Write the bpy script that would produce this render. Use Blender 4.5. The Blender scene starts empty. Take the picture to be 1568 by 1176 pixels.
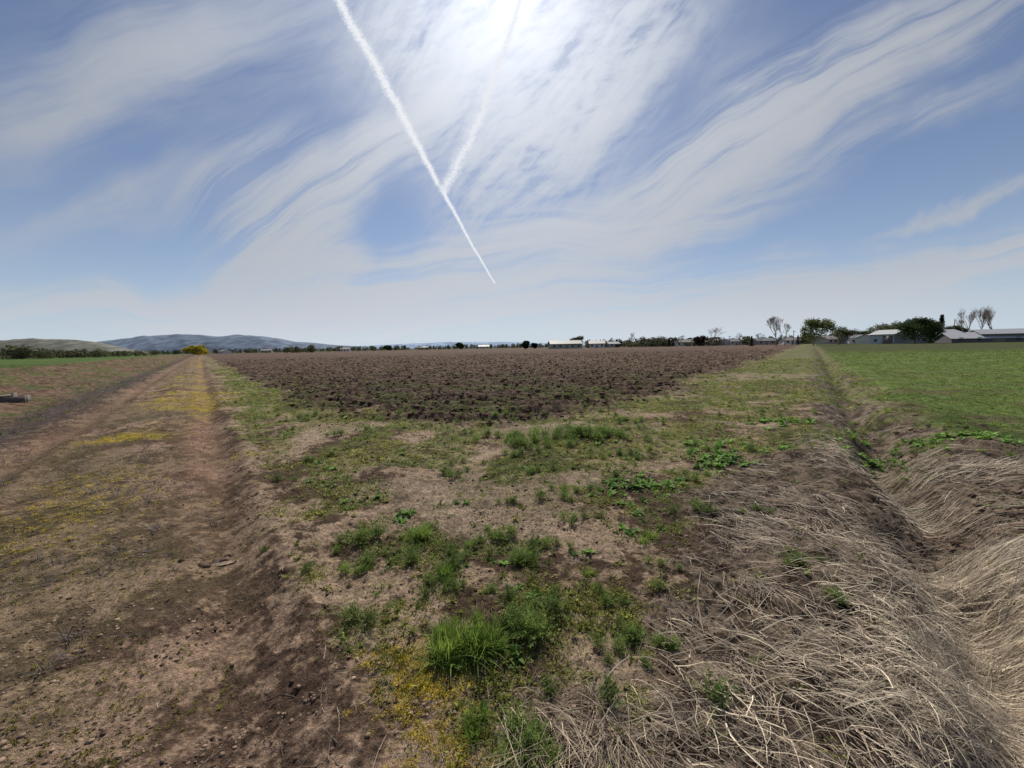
import bpy, math, numpy as np
from mathutils import Vector, Matrix
PI=math.pi
CAM_H=1.65; PITCH=math.radians(5.54); ROLL=math.radians(-1.05)
scene=bpy.context.scene
scene.view_settings.view_transform='Standard'; scene.view_settings.look='None'; scene.view_settings.exposure=0
# ---------------------------------------------------------------- camera
cd=bpy.data.cameras.new("camera"); cam=bpy.data.objects.new("camera",cd); scene.collection.objects.link(cam)
cd.sensor_width=36; cd.lens=13.5; cd.clip_end=120000; cd.clip_start=0.05
CM=Matrix.Rotation(PI/2-PITCH,4,'X')@Matrix.Rotation(ROLL,4,'Z')
cam.matrix_world=Matrix.Translation((0,0,CAM_H))@CM
scene.camera=cam
CM3=CM.to_3x3()
def ray(px,py):
    return (CM3@Vector(((px-784)/588,(588-py)/588,-1.0))).normalized()
def gp(px,py):
    """surveyed ground position of a feature"""
    d=ray(px,py); k=-CAM_H/d.z
    return d.x*k,d.y*k
# ---------------------------------------------------------------- noise
_r=np.random.RandomState(7); TAB=_r.rand(512,512)
def vn(x,y,o=0):
    x=x+o*17.31; y=y+o*9.77
    xi=np.floor(x).astype(np.int64); yi=np.floor(y).astype(np.int64)
    fx=x-xi; fy=y-yi; fx=fx*fx*(3-2*fx); fy=fy*fy*(3-2*fy)
    a=TAB[xi&511,yi&511]; b=TAB[(xi+1)&511,yi&511]; c=TAB[xi&511,(yi+1)&511]; d=TAB[(xi+1)&511,(yi+1)&511]
    return (a*(1-fx)+b*fx)*(1-fy)+(c*(1-fx)+d*fx)*fy
def fbm(x,y,f,oct=4,o=0,g=0.5):
    s=0;a=1;t=0;c,sn=math.cos(.6),math.sin(.6)
    x=x*f;y=y*f
    for i in range(oct):
        s=s+a*vn(x,y,o+i*3); t+=a; a*=g
        x,y=(x*c-y*sn)*2.03,(x*sn+y*c)*2.03
    return s/t
def ss(v,a,b):
    t=np.clip((v-a)/(b-a),0,1); return t*t*(3-2*t)
def gs(v,c,w): return np.exp(-((v-c)/w)**2)
def masks(x,y):
    s=x+0.807*y; t=x-0.78*y; r=np.hypot(x,y)
    w1=(fbm(x,y,.8,3,1)-.5); w2=(fbm(x,y,.25,3,5)-.5); w3=(fbm(x,y,3.5,3,7)-.5)
    m={}
    s2=s+w1*1.1+w3*.5; t2=t+w1*1.6+w3*.9
    m['s']=s;m['t']=t;m['r']=r
    m['road']=ss(s2,-4.0,-3.2)*(1-ss(s2,.35,.9))
    m['bank']=ss(-s2,3.4,4.2)*(1-ss(-s+w2*8,24,27))
    m['lfield']=ss(-s+w2*8,24,27)
    wy=y+w1*3+w2*4+w3*1.2
    m['plow']=ss(wy,8.2,11.0)*ss(s+w1*1.5,2.2,3.6)*ss(-(t+w1*1.5+w2*3),3.8,6.2)
    m['rfield']=ss(t2,2.1-.5*ss(y,4,9),3.0-.7*ss(y,4,9))
    edge=-1.38+.35*ss(y,1.6,3.0)+0.9*ss(y,3,7)
    m['dry']=ss(t2,edge-.25,edge+.35)*(1-ss(t2,2.0-.6*ss(y,4,9),2.9-.9*ss(y,4,9)))
    patch=fbm(x,y,1.3,4,11)
    sand=ss(fbm(x,y,.55,3,23),.58,.68)
    g=ss(s2,.5,1.4)*(1-m['plow'])*(1-.95*m['dry'])*(1-m['rfield'])
    fine=ss(fbm(x,y,2.8,3,14),.42,.53)
    g=g*ss(patch,.30,.48)*(1-.85*sand)*(fine+(1-fine)*(.06+.6*ss(y,3,6)))
    near=.55+.45*ss(y,1.5,2.4)
    m['green']=g*near
    m['drygreen']=m['dry']*ss(patch,.45,.6)*ss(y,3.8,8)
    m['sand']=sand
    m['yellow']=(gs(s,-1.5,.45)*ss(y,3,8)*.8+gs(s,-.2,.5)*ss(y,8,11))*ss(fbm(x,y,.7,3,31),.45,.62)
    return m
def H(x,y,fine=True):
    m=masks(x,y); s=m['s'];t=m['t'];r=m['r']
    near=1-ss(r,60,200)
    h=(fbm(x,y,.35,3,40)-.5)*.16*near
    q=t*.788; p=s*.778
    wob=(fbm(x,y,.5,3,50)-.5)*.9; wob2=fbm(x,y,1.2,3,57)
    fd=1-.50*ss(y,5,14)
    h=h-.34*gs(q+wob*.7,.9,.26)*near*fd*(.5+wob2)+.17*gs(q+wob,1.8,.50)*near*fd*(.2+1.6*fbm(x,y,1.3,3,52))+.05*gs(q,.1,.4)*near+.13*ss(q,1.6,2.4)*near
    rut=(.6+.8*fbm(x,y,.9,2,58))
    h=h-.08*gs(p+wob*.2,.05,.20)*rut-.09*gs(p+wob*.3,-2.35,.26)*rut+.045*gs(p,-1.15,.45)+.035*gs(p+wob*.2,.42,.12)*rut+.03*gs(p+wob*.3,-1.95,.10)*rut
    lb=(1-ss(r,150,300))
    h=h+.75*gs(p,-9.0,2.4)*(.6+.8*fbm(x,y,.35,3,55))*lb - .15*gs(p,-4.2,.8)*near
    if fine:
        pl=m['plow']
        fr=y+ (fbm(x,y,.15,2,60)-.5)*1.2
        h=h+pl*near*(.085*np.sin(fr*2*PI/1.0)+.20*(fbm(x,y,2.2,4,61,.62)-.45))
        rough=.45+.7*m['dry']+.5*m['bank']+.5*(1-m['road'])+.2*pl
        f1=1-ss(r,12,40)
        n=fbm(x,y,3.0,3,70)-.5
        cl=np.abs(fbm(x,y,9.0,4,71,.6)-.5)
        crumb=ss(fbm(x,y,1.9,3,79),.40,.60)
        h=h+rough*(.05*n*near+.05*(.15-cl)*f1)+(.5+.6*rough)*(.4+crumb)*(.026*(fbm(x,y,24.,3,75,.65)-.5)*(1-ss(r,6,14)))
    return h
# ---------------------------------------------------------------- materials
def newmat(name):
    m=bpy.data.materials.new(name); m.use_nodes=True; nt=m.node_tree; nt.nodes.clear()
    return m,nt,nt.nodes,nt.links
def ground_mat():
    m,nt,N,L=newmat("soil_and_cover")
    out=N.new('ShaderNodeOutputMaterial'); bs=N.new('ShaderNodeBsdfPrincipled'); bs.inputs['Roughness'].default_value=.95
    bs.inputs['Specular IOR Level'].default_value=.05
    at=N.new('ShaderNodeAttribute'); at.attribute_name='Col'
    tc=N.new('ShaderNodeTexCoord')
    n1=N.new('ShaderNodeTexNoise'); n1.inputs['Scale'].default_value=46; n1.inputs['Detail'].default_value=4; n1.inputs['Roughness'].default_value=.8
    n2=N.new('ShaderNodeTexNoise'); n2.inputs['Scale'].default_value=6; n2.inputs['Detail'].default_value=4; n2.inputs['Roughness'].default_value=.75
    L.new(tc.outputs['Object'],n1.inputs['Vector']);L.new(tc.outputs['Object'],n2.inputs['Vector'])
    r1=N.new('ShaderNodeMapRange'); r1.inputs[1].default_value=.32;r1.inputs[2].default_value=.68;r1.inputs[3].default_value=.35;r1.inputs[4].default_value=1.65
    r2=N.new('ShaderNodeMapRange'); r2.inputs[1].default_value=.3;r2.inputs[2].default_value=.7;r2.inputs[3].default_value=.6;r2.inputs[4].default_value=1.4
    L.new(n1.outputs[0],r1.inputs[0]);L.new(n2.outputs[0],r2.inputs[0])
    mu=N.new('ShaderNodeMath');mu.operation='MULTIPLY';L.new(r1.outputs[0],mu.inputs[0]);L.new(r2.outputs[0],mu.inputs[1])
    vm=N.new('ShaderNodeVectorMath');vm.operation='SCALE';L.new(at.outputs['Color'],vm.inputs[0]);L.new(mu.outputs[0],vm.inputs['Scale'])
    L.new(vm.outputs[0],bs.inputs['Base Color'])
    bp=N.new('ShaderNodeBump');bp.inputs['Strength'].default_value=.9;bp.inputs['Distance'].default_value=.025
    L.new(n1.outputs[0],bp.inputs['Height']);L.new(bp.outputs[0],bs.inputs['Normal'])
    L.new(bs.outputs[0],out.inputs[0]); return m
def attr_mat(name,transl=0.35,rough=.6,nscale=20,spec=.3):
    m,nt,N,L=newmat(name)
    out=N.new('ShaderNodeOutputMaterial'); bs=N.new('ShaderNodeBsdfPrincipled'); bs.inputs['Roughness'].default_value=rough
    bs.inputs['Specular IOR Level'].default_value=spec
    at=N.new('ShaderNodeAttribute'); at.attribute_name='Col'
    tc=N.new('ShaderNodeTexCoord')
    n1=N.new('ShaderNodeTexNoise'); n1.inputs['Scale'].default_value=nscale; n1.inputs['Detail'].default_value=1
    L.new(tc.outputs['Object'],n1.inputs['Vector'])
    r1=N.new('ShaderNodeMapRange'); r1.inputs[1].default_value=.3;r1.inputs[2].default_value=.7;r1.inputs[3].default_value=.7;r1.inputs[4].default_value=1.3
    L.new(n1.outputs[0],r1.inputs[0])
    vm=N.new('ShaderNodeVectorMath');vm.operation='SCALE';L.new(at.outputs['Color'],vm.inputs[0]);L.new(r1.outputs[0],vm.inputs['Scale'])
    L.new(vm.outputs[0],bs.inputs['Base Color'])
    if transl>0:
        tr=N.new('ShaderNodeBsdfTranslucent'); L.new(vm.outputs[0],tr.inputs[0])
        mx=N.new('ShaderNodeMixShader');mx.inputs[0].default_value=transl
        L.new(bs.outputs[0],mx.inputs[1]);L.new(tr.outputs[0],mx.inputs[2]);L.new(mx.outputs[0],out.inputs[0])
    else: L.new(bs.outputs[0],out.inputs[0])
    return m
M_GROUND=ground_mat()
M_LEAF=attr_mat("leaf",.5,.6,20,.2)
M_STRAW=attr_mat("straw",.25,.6,8)
M_CLOD=attr_mat("soil_clod",0,.95,30,.05)
M_HILL=attr_mat("hillside_hazed",0,.95,.01,.05)
M_TREE=attr_mat("tree_foliage_bark",.3,.7,1.5,.1)
def flat_mat(name,col,rough=.8,nscale=3,var=.15,metal=0):
    m,nt,N,L=newmat(name)
    out=N.new('ShaderNodeOutputMaterial'); bs=N.new('ShaderNodeBsdfPrincipled'); bs.inputs['Roughness'].default_value=rough
    bs.inputs['Metallic'].default_value=metal
    tc=N.new('ShaderNodeTexCoord'); n1=N.new('ShaderNodeTexNoise'); n1.inputs['Scale'].default_value=nscale;n1.inputs['Detail'].default_value=4
    L.new(tc.outputs['Object'],n1.inputs['Vector'])
    mx=N.new('ShaderNodeMix');mx.data_type='RGBA'
    mx.inputs[6].default_value=(*[c*(1-var*2) for c in col],1);mx.inputs[7].default_value=(*[min(1,c*(1+var*2)) for c in col],1)
    L.new(n1.outputs[0],mx.inputs[0]);L.new(mx.outputs[2],bs.inputs['Base Color']);L.new(bs.outputs[0],out.inputs[0]);return m
# ---------------------------------------------------------------- mesh builder
def build(name,V,F,mat,col=None,smooth=False,parent=None,loc=None):
    V=np.ascontiguousarray(V,dtype=np.float32);F=np.ascontiguousarray(F,dtype=np.int32)
    me=bpy.data.meshes.new(name); n=len(V);k=F.shape[1];f=len(F)
    me.vertices.add(n);me.vertices.foreach_set('co',V.ravel())
    me.loops.add(f*k);me.loops.foreach_set('vertex_index',F.ravel())
    me.polygons.add(f);me.polygons.foreach_set('loop_start',np.arange(0,f*k,k,dtype=np.int32))
    try: me.polygons.foreach_set('loop_total',np.full(f,k,dtype=np.int32))
    except Exception: pass
    if smooth: me.polygons.foreach_set('use_smooth',np.ones(f,dtype=bool))
    if col is not None:
        a=me.attributes.new('Col','FLOAT_COLOR','POINT')
        c=np.ones((n,4),dtype=np.float32);c[:,:3]=col;a.data.foreach_set('color',c.ravel())
    me.update(calc_edges=True); me.materials.append(mat)
    o=bpy.data.objects.new(name,me);scene.collection.objects.link(o)
    if parent: o.parent=parent
    if loc is not None: o.location=loc
    return o
# ---------------------------------------------------------------- ground
rs=[0.35];
while rs[-1]<9000:
    r=rs[-1]; rs.append(r*(1+(.0055 if r<7 else .009 if r<160 else .05)))
rs=np.array(rs)
half=math.radians(68)
az=np.concatenate([np.linspace(-half,half,850),np.linspace(half,2*PI-half,60)[1:-1]])
A,R=np.meshgrid(az,rs)
X=R*np.sin(A);Y=R*np.cos(A); nr,na=X.shape
X=X.ravel();Y=Y.ravel()
Z=H(X,Y)
m=masks(X,Y)
def C(*c): return np.array(c)[None,:]
def mixc(a,b,f): return a*(1-f[:,None])+b*f[:,None]
f1=fbm(X,Y,1.6,4,100);f2=fbm(X,Y,9,4,110,.6);f3=fbm(X,Y,.12,3,120);f4=fbm(X,Y,22,3,115,.6)
crust=ss(f1*.45+f2*.35+f4*.2,.46,.55)
col=mixc(C(.075,.050,.035)+0*X[:,None],C(.28,.205,.145),crust)
col=mixc(col,C(.33,.255,.185),m['sand']*.6*ss(m['s'],.5,2))
road=mixc(C(.085,.056,.040)+0*X[:,None],C(.26,.18,.127),ss(f1*.4+f2*.35+f4*.25,.44,.55))
trk=np.clip(gs(m['s'],-.1,.5)+gs(m['s'],-3.0,.5),0,1)
road=mixc(road,C(.21,.13,.088),trk*.6*ss(Y,2,6))
grit=ss(fbm(X,Y,.6,3,118),.42,.58)*gs(m['s'],-1.7,1.8)
road=mixc(road,mixc(C(.06,.052,.036)+0*X[:,None],C(.18,.15,.07),f4),grit*.5)
col=mixc(col,road,m['road'])
bank=mixc(C(.085,.053,.038)+0*X[:,None],C(.185,.118,.082),ss(f2,.4,.6))
bank=mixc(bank,C(.075,.10,.03),ss(f1,.52,.62)*.7)
col=mixc(col,bank,m['bank'])
col=mixc(col,C(.080,.064,.062),gs(m['s'],-4.6,.9)*.7)
lf=mixc(C(.05,.09,.025)+0*X[:,None],C(.09,.13,.035),f3)
col=mixc(col,lf,m['lfield'])
pl=mixc(C(.042,.028,.021)+0*X[:,None],C(.145,.098,.072),ss(f2*.7+f1*.3,.42,.62))
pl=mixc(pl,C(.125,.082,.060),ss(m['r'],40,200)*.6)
pg=ss(fbm(X,Y,.9,4,130),.46,.64)*(1-ss(Y,9,30))*.6
pl=mixc(pl,C(.085,.10,.035),pg)
col=mixc(col,pl,m['plow'])
g1=mixc(C(.078,.095,.028)+0*X[:,None],C(.18,.20,.062),f2)
col=mixc(col,g1,np.clip(m['green']*1.0,0,1)*ss(f2,.36,.54)*(.45+.55*ss(Y,3,10)))
head=ss(m['t'],-6,-3)*(1-m['plow'])*ss(Y,10,26)*ss(m['s'],1,3)*(1-m['rfield'])
col=mixc(col,mixc(C(.095,.11,.040)+0*X[:,None],C(.155,.145,.08),f1),head*.8)
rf=mixc(C(.06,.09,.024)+0*X[:,None],C(.12,.165,.045),ss(f2*.5+f1*.5,.35,.6))
rf=mixc(rf,C(.11,.08,.055),ss(fbm(X,Y,1.3,3,140),.52,.68)*.65*(1-ss(m['r'],12,36)))
rf=mixc(rf,C(.055,.06,.026),ss(Y+20*(fbm(X,Y,.03,2,141)-.5),42,60)*.85)
col=mixc(col,rf,m['rfield'])
dr=mixc(C(.050,.036,.027)+0*X[:,None],C(.17,.13,.096),ss(f2,.40,.62))
col=mixc(col,dr,m['dry']*(1-.4*ss(Y,10,30)))
col=mixc(col,g1,m['drygreen']*.7)
ye=mixc(C(.20,.17,.035)+0*X[:,None],C(.42,.33,.045),f2)
col=mixc(col,ye,np.clip(m['yellow'],0,1)*ss(f2,.40,.56)*.8)
far=ss(m['r'],350,700)
col=mixc(col,C(.05,.06,.03),far*.8)
i=np.arange((nr-1)*na).reshape(nr-1,na); j=np.roll(i,-1,axis=1)
F=np.stack([i,i+na,j+na,j],-1).reshape(-1,4)
V=np.stack([X,Y,Z],-1)
ground=build("ground",V,F[:,::-1],M_GROUND,col,smooth=True)
# ---------------------------------------------------------------- plant templates
rng=np.random.RandomState(11)
def nrm(v): return v/ (np.linalg.norm(v)+1e-9)
class Geo:
    def __init__(s): s.V=[];s.F=[];s.C=[];s.n=0
    def add(s,v,f,c):
        v=np.asarray(v,float);s.V.append(v);s.F.append(np.asarray(f)+s.n);s.n+=len(v)
        s.C.append(np.broadcast_to(np.asarray(c,float),(len(v),3)))
    def leaf(s,b,d,l,w,c=(1,1,1)):
        d=nrm(d);sd=np.cross(d,(0,0,1.));sd=nrm(sd) if np.linalg.norm(sd)>1e-3 else np.array((1.,0,0))
        sd=nrm(sd+rng.normal(0,.35,3)); b=np.asarray(b,float)
        mid=b+d*l*.5
        s.add([b,mid+sd*w/2,b+d*l+np.array((0,0,-.08*l)),mid-sd*w/2],[[0,1,2,3]],c)
    def blade(s,b,d,l,w,droop,k=3,c=(1,1,1)):
        d=nrm(np.asarray(d,float));sd=nrm(np.cross(d,rng.normal(0,1,3)*.3+np.array((0,0,1.)))+1e-6)
        P=[];p=np.asarray(b,float)
        for q in range(k+1):
            ww=w*(1-(q/k)**2*.85);P+= [p+sd*ww/2,p-sd*ww/2]
            d=nrm(d+np.array((0,0,-droop/k)));p=p+d*l/k
        s.add(P,[[2*q,2*q+1,2*q+3,2*q+2] for q in range(k)],c)
    def broad(s,b,d,l,w,c=(1,1,1)):
        d=nrm(np.asarray(d,float));sd=nrm(np.cross(d,(0,0,1.))+1e-6);up=np.cross(sd,d)
        prof=[.15,.75,1,.7,.05];P=[]
        p=np.asarray(b,float);k=4
        for q in range(5):
            ww=w*prof[q]/2*(1+rng.uniform(-.15,.15));P+=[p+sd*ww+up*ww*.35,p,p-sd*ww+up*ww*.35]
            d=nrm(d+np.array((0,0,-.22)));p=p+d*l/k
        f=[]
        for q in range(4):
            f+=[[3*q,3*q+1,3*q+4,3*q+3],[3*q+1,3*q+2,3*q+5,3*q+4]]
        s.add(P,f,c)
    def tube(s,p0,p1,r0,r1,c,n=4):
        p0=np.asarray(p0,float);p1=np.asarray(p1,float);d=nrm(p1-p0);a=nrm(np.cross(d,(.31,.87,.2)));b=np.cross(d,a)
        P=[p0+(a*math.cos(t)+b*math.sin(t))*r0 for t in np.arange(n)*2*PI/n]+[p1+(a*math.cos(t)+b*math.sin(t))*r1 for t in np.arange(n)*2*PI/n]
        s.add(P,[[q,(q+1)%n,(q+1)%n+n,q+n] for q in range(n)],c)
    def get(s): return np.vstack(s.V),np.vstack(s.F),np.vstack(s.C)
def dirv(a,e): return np.array((math.cos(a)*math.cos(e),math.sin(a)*math.cos(e),math.sin(e)))
def T_rosette():
    g=Geo()
    for k in range(rng.randint(9,15)):
        a=rng.uniform(0,2*PI);v=rng.uniform(.7,1.25)
        g.leaf((rng.normal(0,.12),rng.normal(0,.12),.03),dirv(a,rng.uniform(.15,1.1)),rng.uniform(.35,.85),rng.uniform(.16,.30),(v,v,v*rng.uniform(.7,1.1)))
    return g.get()
def T_mat():
    g=Geo()
    for k in range(34):
        a=rng.uniform(0,2*PI);rr=math.sqrt(rng.rand())*.95;v=rng.uniform(.65,1.3)
        b=(rr*math.cos(a),rr*math.sin(a),rng.uniform(.02,.40)*(1.1-rr))
        g.leaf(b,dirv(rng.uniform(0,2*PI),rng.uniform(.1,1.1)),rng.uniform(.15,.33),rng.uniform(.10,.20),(v,v,v*.9))
    return g.get()
def T_bush():
    g=Geo()
    for k in range(24):
        a=rng.uniform(0,2*PI);e=rng.uniform(.45,1.5);d=dirv(a,e);L=rng.uniform(.6,1.05);p=np.array((rng.normal(0,.06),rng.normal(0,.06),0))
        K=8
        for q in range(K):
            d=nrm(d+np.array((0,0,-.05)));p2=p+d*L/K
            sz=.26*(1-.6*q/K)*(.3+.7*min(1,q/2))
            for sd in (0,1,2):
                aa=rng.uniform(0,2*PI);v=rng.uniform(.65,1.3)*(.7+.5*q/K)
                g.leaf(p2,nrm(d*.6+dirv(aa,rng.uniform(-.2,.7))),sz,sz*.22,(v,v,v))
            p=p2
    return g.get()
def T_tuft():
    g=Geo()
    for k in range(110):
        a=rng.uniform(0,2*PI);e=rng.uniform(.6,1.5);v=rng.uniform(.6,1.35)
        g.blade((rng.normal(0,.14),rng.normal(0,.14),0),dirv(a,e),rng.uniform(.5,1.15),.035,rng.uniform(.2,1.3),3,(v,v,v*.9))
    return g.get()
def T_broad():
    g=Geo()
    for k in range(14):
        a=rng.uniform(0,2*PI);v=rng.uniform(.7,1.25)
        g.broad((rng.normal(0,.08),rng.normal(0,.08),0),dirv(a,rng.uniform(.3,1.2)),rng.uniform(.6,1.05),rng.uniform(.28,.42),(v,v,v))
    return g.get()
def T_twig():
    g=Geo()
    for k in range(12):
        a=rng.uniform(0,2*PI);v=rng.uniform(.7,1.3)
        g.blade((rng.normal(0,.1),rng.normal(0,.1),0),dirv(a,rng.uniform(.1,1.2)),rng.uniform(.4,1),.03,rng.uniform(-.3,.6),3,(v,v,v))
    return g.get()
def ico(sub):
    import bmesh
    bm=bmesh.new();bmesh.ops.create_icosphere(bm,subdivisions=sub,radius=1)
    v=np.array([x.co[:] for x in bm.verts]);f=np.array([[x.index for x in q.verts] for q in bm.faces]);bm.free();return v,f
def T_clod(sub):
    v,f=ico(sub);v=v*(1+rng.uniform(-.35,.35,(len(v),1)));v=v*rng.uniform(.55,1.2,3);v[:,2]*=.6
    k=rng.uniform(.8,1.2,(len(v),1));return v,f,np.repeat(k,3,1)
def scatter(name,templates,P,S,Rz,tint,mat,sz=None,smooth=False):
    """merge template copies into one mesh"""
    n=len(P);ti=rng.randint(0,len(templates),n);Vs=[];Fs=[];Cs=[];off=0
    if sz is None: sz=np.ones(n)
    for k,(tv,tf,tcl) in enumerate(templates):
        ix=np.where(ti==k)[0]
        if len(ix)==0: continue
        c=np.cos(Rz[ix])[:,None];s=np.sin(Rz[ix])[:,None]
        x=tv[None,:,0];y=tv[None,:,1];z=tv[None,:,2]
        vx=(c*x-s*y)*S[ix,None]+P[ix,0:1];vy=(s*x+c*y)*S[ix,None]+P[ix,1:2];vz=z*S[ix,None]*sz[ix,None]+P[ix,2:3]
        Vs.append(np.stack([vx,vy,vz],-1).reshape(-1,3))
        Fs.append((tf[None]+(np.arange(len(ix))*len(tv))[:,None,None]+off).reshape(-1,tf.shape[1]));off+=len(ix)*len(tv)
        Cs.append((tcl[None]*tint[ix][:,None,:]).reshape(-1,3))
    return build(name,np.vstack(Vs),np.vstack(Fs),mat,np.vstack(Cs),smooth)
def logpolar(n,r0,r1,a=62,pw=0):
    u=rng.rand(n)
    if pw==0: r=r0*(r1/r0)**u
    else: r=(r0**pw+u*(r1**pw-r0**pw))**(1/pw)
    t=np.radians(rng.uniform(-a,a,n));return r*np.sin(t),r*np.cos(t),r
def pick(x,y,prob):
    k=rng.rand(len(x))<prob; return k
def tints(n,c0,c1,var=.2):
    f=rng.rand(n,1);return (np.array(c0)*(1-f)+np.array(c1)*f)*rng.uniform(1-var,1+var,(n,1))
def onground(x,y,dz=0): return np.stack([x,y,H(x,y)+dz],-1)
ROS=[T_rosette() for _ in range(8)];MATT=[T_mat() for _ in range(8)];BUSH=[T_bush() for _ in range(5)]
TUFT=[T_tuft() for _ in range(4)];BRD=[T_broad() for _ in range(5)];TWG=[T_twig() for _ in range(5)]
CL1=[T_clod(1) for _ in range(10)];CL2=[T_clod(2) for _ in range(6)]
# ground cover weeds
x,y,r=logpolar(85000,1.1,45,60,.35)
mm=masks(x,y);pr=mm['green']*1.15+.05*(1-mm['road'])*(1-mm['dry'])*(mm['s']>0)+.30*mm['plow']*(1-ss(y,9,26))*ss(fbm(x,y,.9,4,130),.44,.60)+.6*mm['drygreen']
k=pick(x,y,pr);x=x[k];y=y[k];r=r[k];n=len(x)
S=(.018+.055*rng.rand(n)**1.8)*(1+r*.07)
hue=fbm(x,y,1.7,3,222)[:,None];tn=np.where(hue>.5,tints(n,(.18,.20,.05),(.36,.36,.10),.25),tints(n,(.12,.17,.04),(.25,.30,.08),.25))
scatter("low_weeds",MATT+ROS[:4],onground(x,y,-.003),S,rng.uniform(0,6.28,n),tn,M_LEAF)
# bushier weeds in the green belt
x,y,r=logpolar(9000,1.6,40,60,.4);mm=masks(x,y);k=pick(x,y,(mm['green']*ss(fbm(x,y,1.0,3,333),.50,.60)*.30+.15*mm['drygreen']+.08*mm['plow']*(1-ss(y,10,20))));x=x[k];y=y[k];r=r[k];n=len(x)
scatter("tansy_mustard",BUSH,onground(x,y,-.004),rng.uniform(.05,.13,n)*(1+r*.025),rng.uniform(0,6.28,n),tints(n,(.12,.19,.045),(.24,.30,.08)),M_LEAF)
# broad leaved weeds scattered through the belt
x,y,r=logpolar(5200,1.5,24,60,.3);mm=masks(x,y);k=pick(x,y,(mm['green']*ss(fbm(x,y,1.4,3,343),.52,.60)*.40+.12*mm['drygreen']));x=x[k];y=y[k];r=r[k];n=len(x)
scatter("broadleaf_weed",BRD,onground(x,y,-.003),rng.uniform(.035,.085,n)*(1+r*.04),rng.uniform(0,6.28,n),tints(n,(.12,.22,.045),(.23,.36,.09)),M_LEAF)
# sparse seedlings on the bare soil & road
x,y,r=logpolar(28000,1.1,14,60,.3);mm=masks(x,y)
k=pick(x,y,ss(fbm(x,y,1.8,3,201),.42,.58)*(1-mm['dry'])*(1-mm['plow'])*(.3+.7*mm['road']*gs(mm['s'],-1.5,2.0)))
x=x[k];y=y[k];n=len(x);S=rng.uniform(.009,.026,n)*(1+np.hypot(x,y)*.06)
scatter("seedlings",MATT+ROS,onground(x,y),S,rng.uniform(0,6.28,n),tints(n,(.14,.15,.04),(.34,.30,.08)),M_LEAF)
# yellow mustard mat
x,y,r=logpolar(26000,2.4,60,60,.4);mm=masks(x,y);k=pick(x,y,mm['yellow']*.7)
x=x[k];y=y[k]
ex,ey=[],[]
for (px,py,rad,c) in [(640,1035,.12,150),(612,1010,.1,70),(660,1060,.08,60),(690,1140,.12,120),(600,1090,.1,40),(300,614,.9,420),(325,604,.8,260),(285,625,.6,200),(190,677,.4,260),(215,672,.4,140),(270,602,.7,60),(110,770,.5,120),(90,800,.4,100),(60,840,.3,60),(375,700,.2,40),(160,740,.4,80)]:
    gx,gy=gp(px,py);ex+=list(rng.normal(gx,rad,c));ey+=list(rng.normal(gy,rad*.6,c))
x=np.append(x,ex);y=np.append(y,ey);n=len(x)
S=rng.uniform(.012,.030,n)*(1+np.hypot(x,y)*.08)
scatter("yellow_mustard",MATT,onground(x,y,.004),S,rng.uniform(0,6.28,n),tints(n,(.36,.31,.05),(.78,.60,.06)),M_LEAF)
# right-hand green field
x,y,r=logpolar(80000,4,75,60,.5);mm=masks(x,y);k=pick(x,y,mm['rfield']*(.32+.65*ss(fbm(x,y,1.3,3,140),.62,.40)))
k&=(mm['t']>1.2);x=x[k];y=y[k];r=r[k];n=len(x)
S=rng.uniform(.02,.055,n)*(1+r*.05)
scatter("field_crop",MATT+ROS,onground(x,y),S,rng.uniform(0,6.28,n),tints(n,(.12,.18,.04),(.25,.31,.085)),M_LEAF)
# left bank and field grass
x,y,r=logpolar(45000,8,110,60,.5);mm=masks(x,y);k=pick(x,y,mm['lfield']*.5+mm['bank']*.6*ss(fbm(x,y,.5,3,209),.5,.60));x=x[k];y=y[k];r=r[k];n=len(x)
scatter("bank_grass",MATT+TWG,onground(x,y),rng.uniform(.05,.1,n)*(1+r*.03),rng.uniform(0,6.28,n),tints(n,(.075,.115,.03),(.16,.18,.05)),M_LEAF)
# dead grey weeds beside the road
x,y,r=logpolar(42000,3,40,60,.35);mm=masks(x,y);k=pick(x,y,(gs(mm['s'],-4.7,1.1)*1.2+.22*gs(mm['s'],-1.2,.8)+.2*mm['bank'])*ss(fbm(x,y,.9,3,205),.36,.5)+.25*mm['dry']*ss(y,5,9));x=x[k];y=y[k];r=r[k];n=len(x)
scatter("dead_weeds",TWG,onground(x,y),rng.uniform(.06,.16,n)*(1+r*.02),rng.uniform(0,6.28,n),tints(n,(.09,.075,.078),(.21,.175,.165)),M_STRAW)
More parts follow.
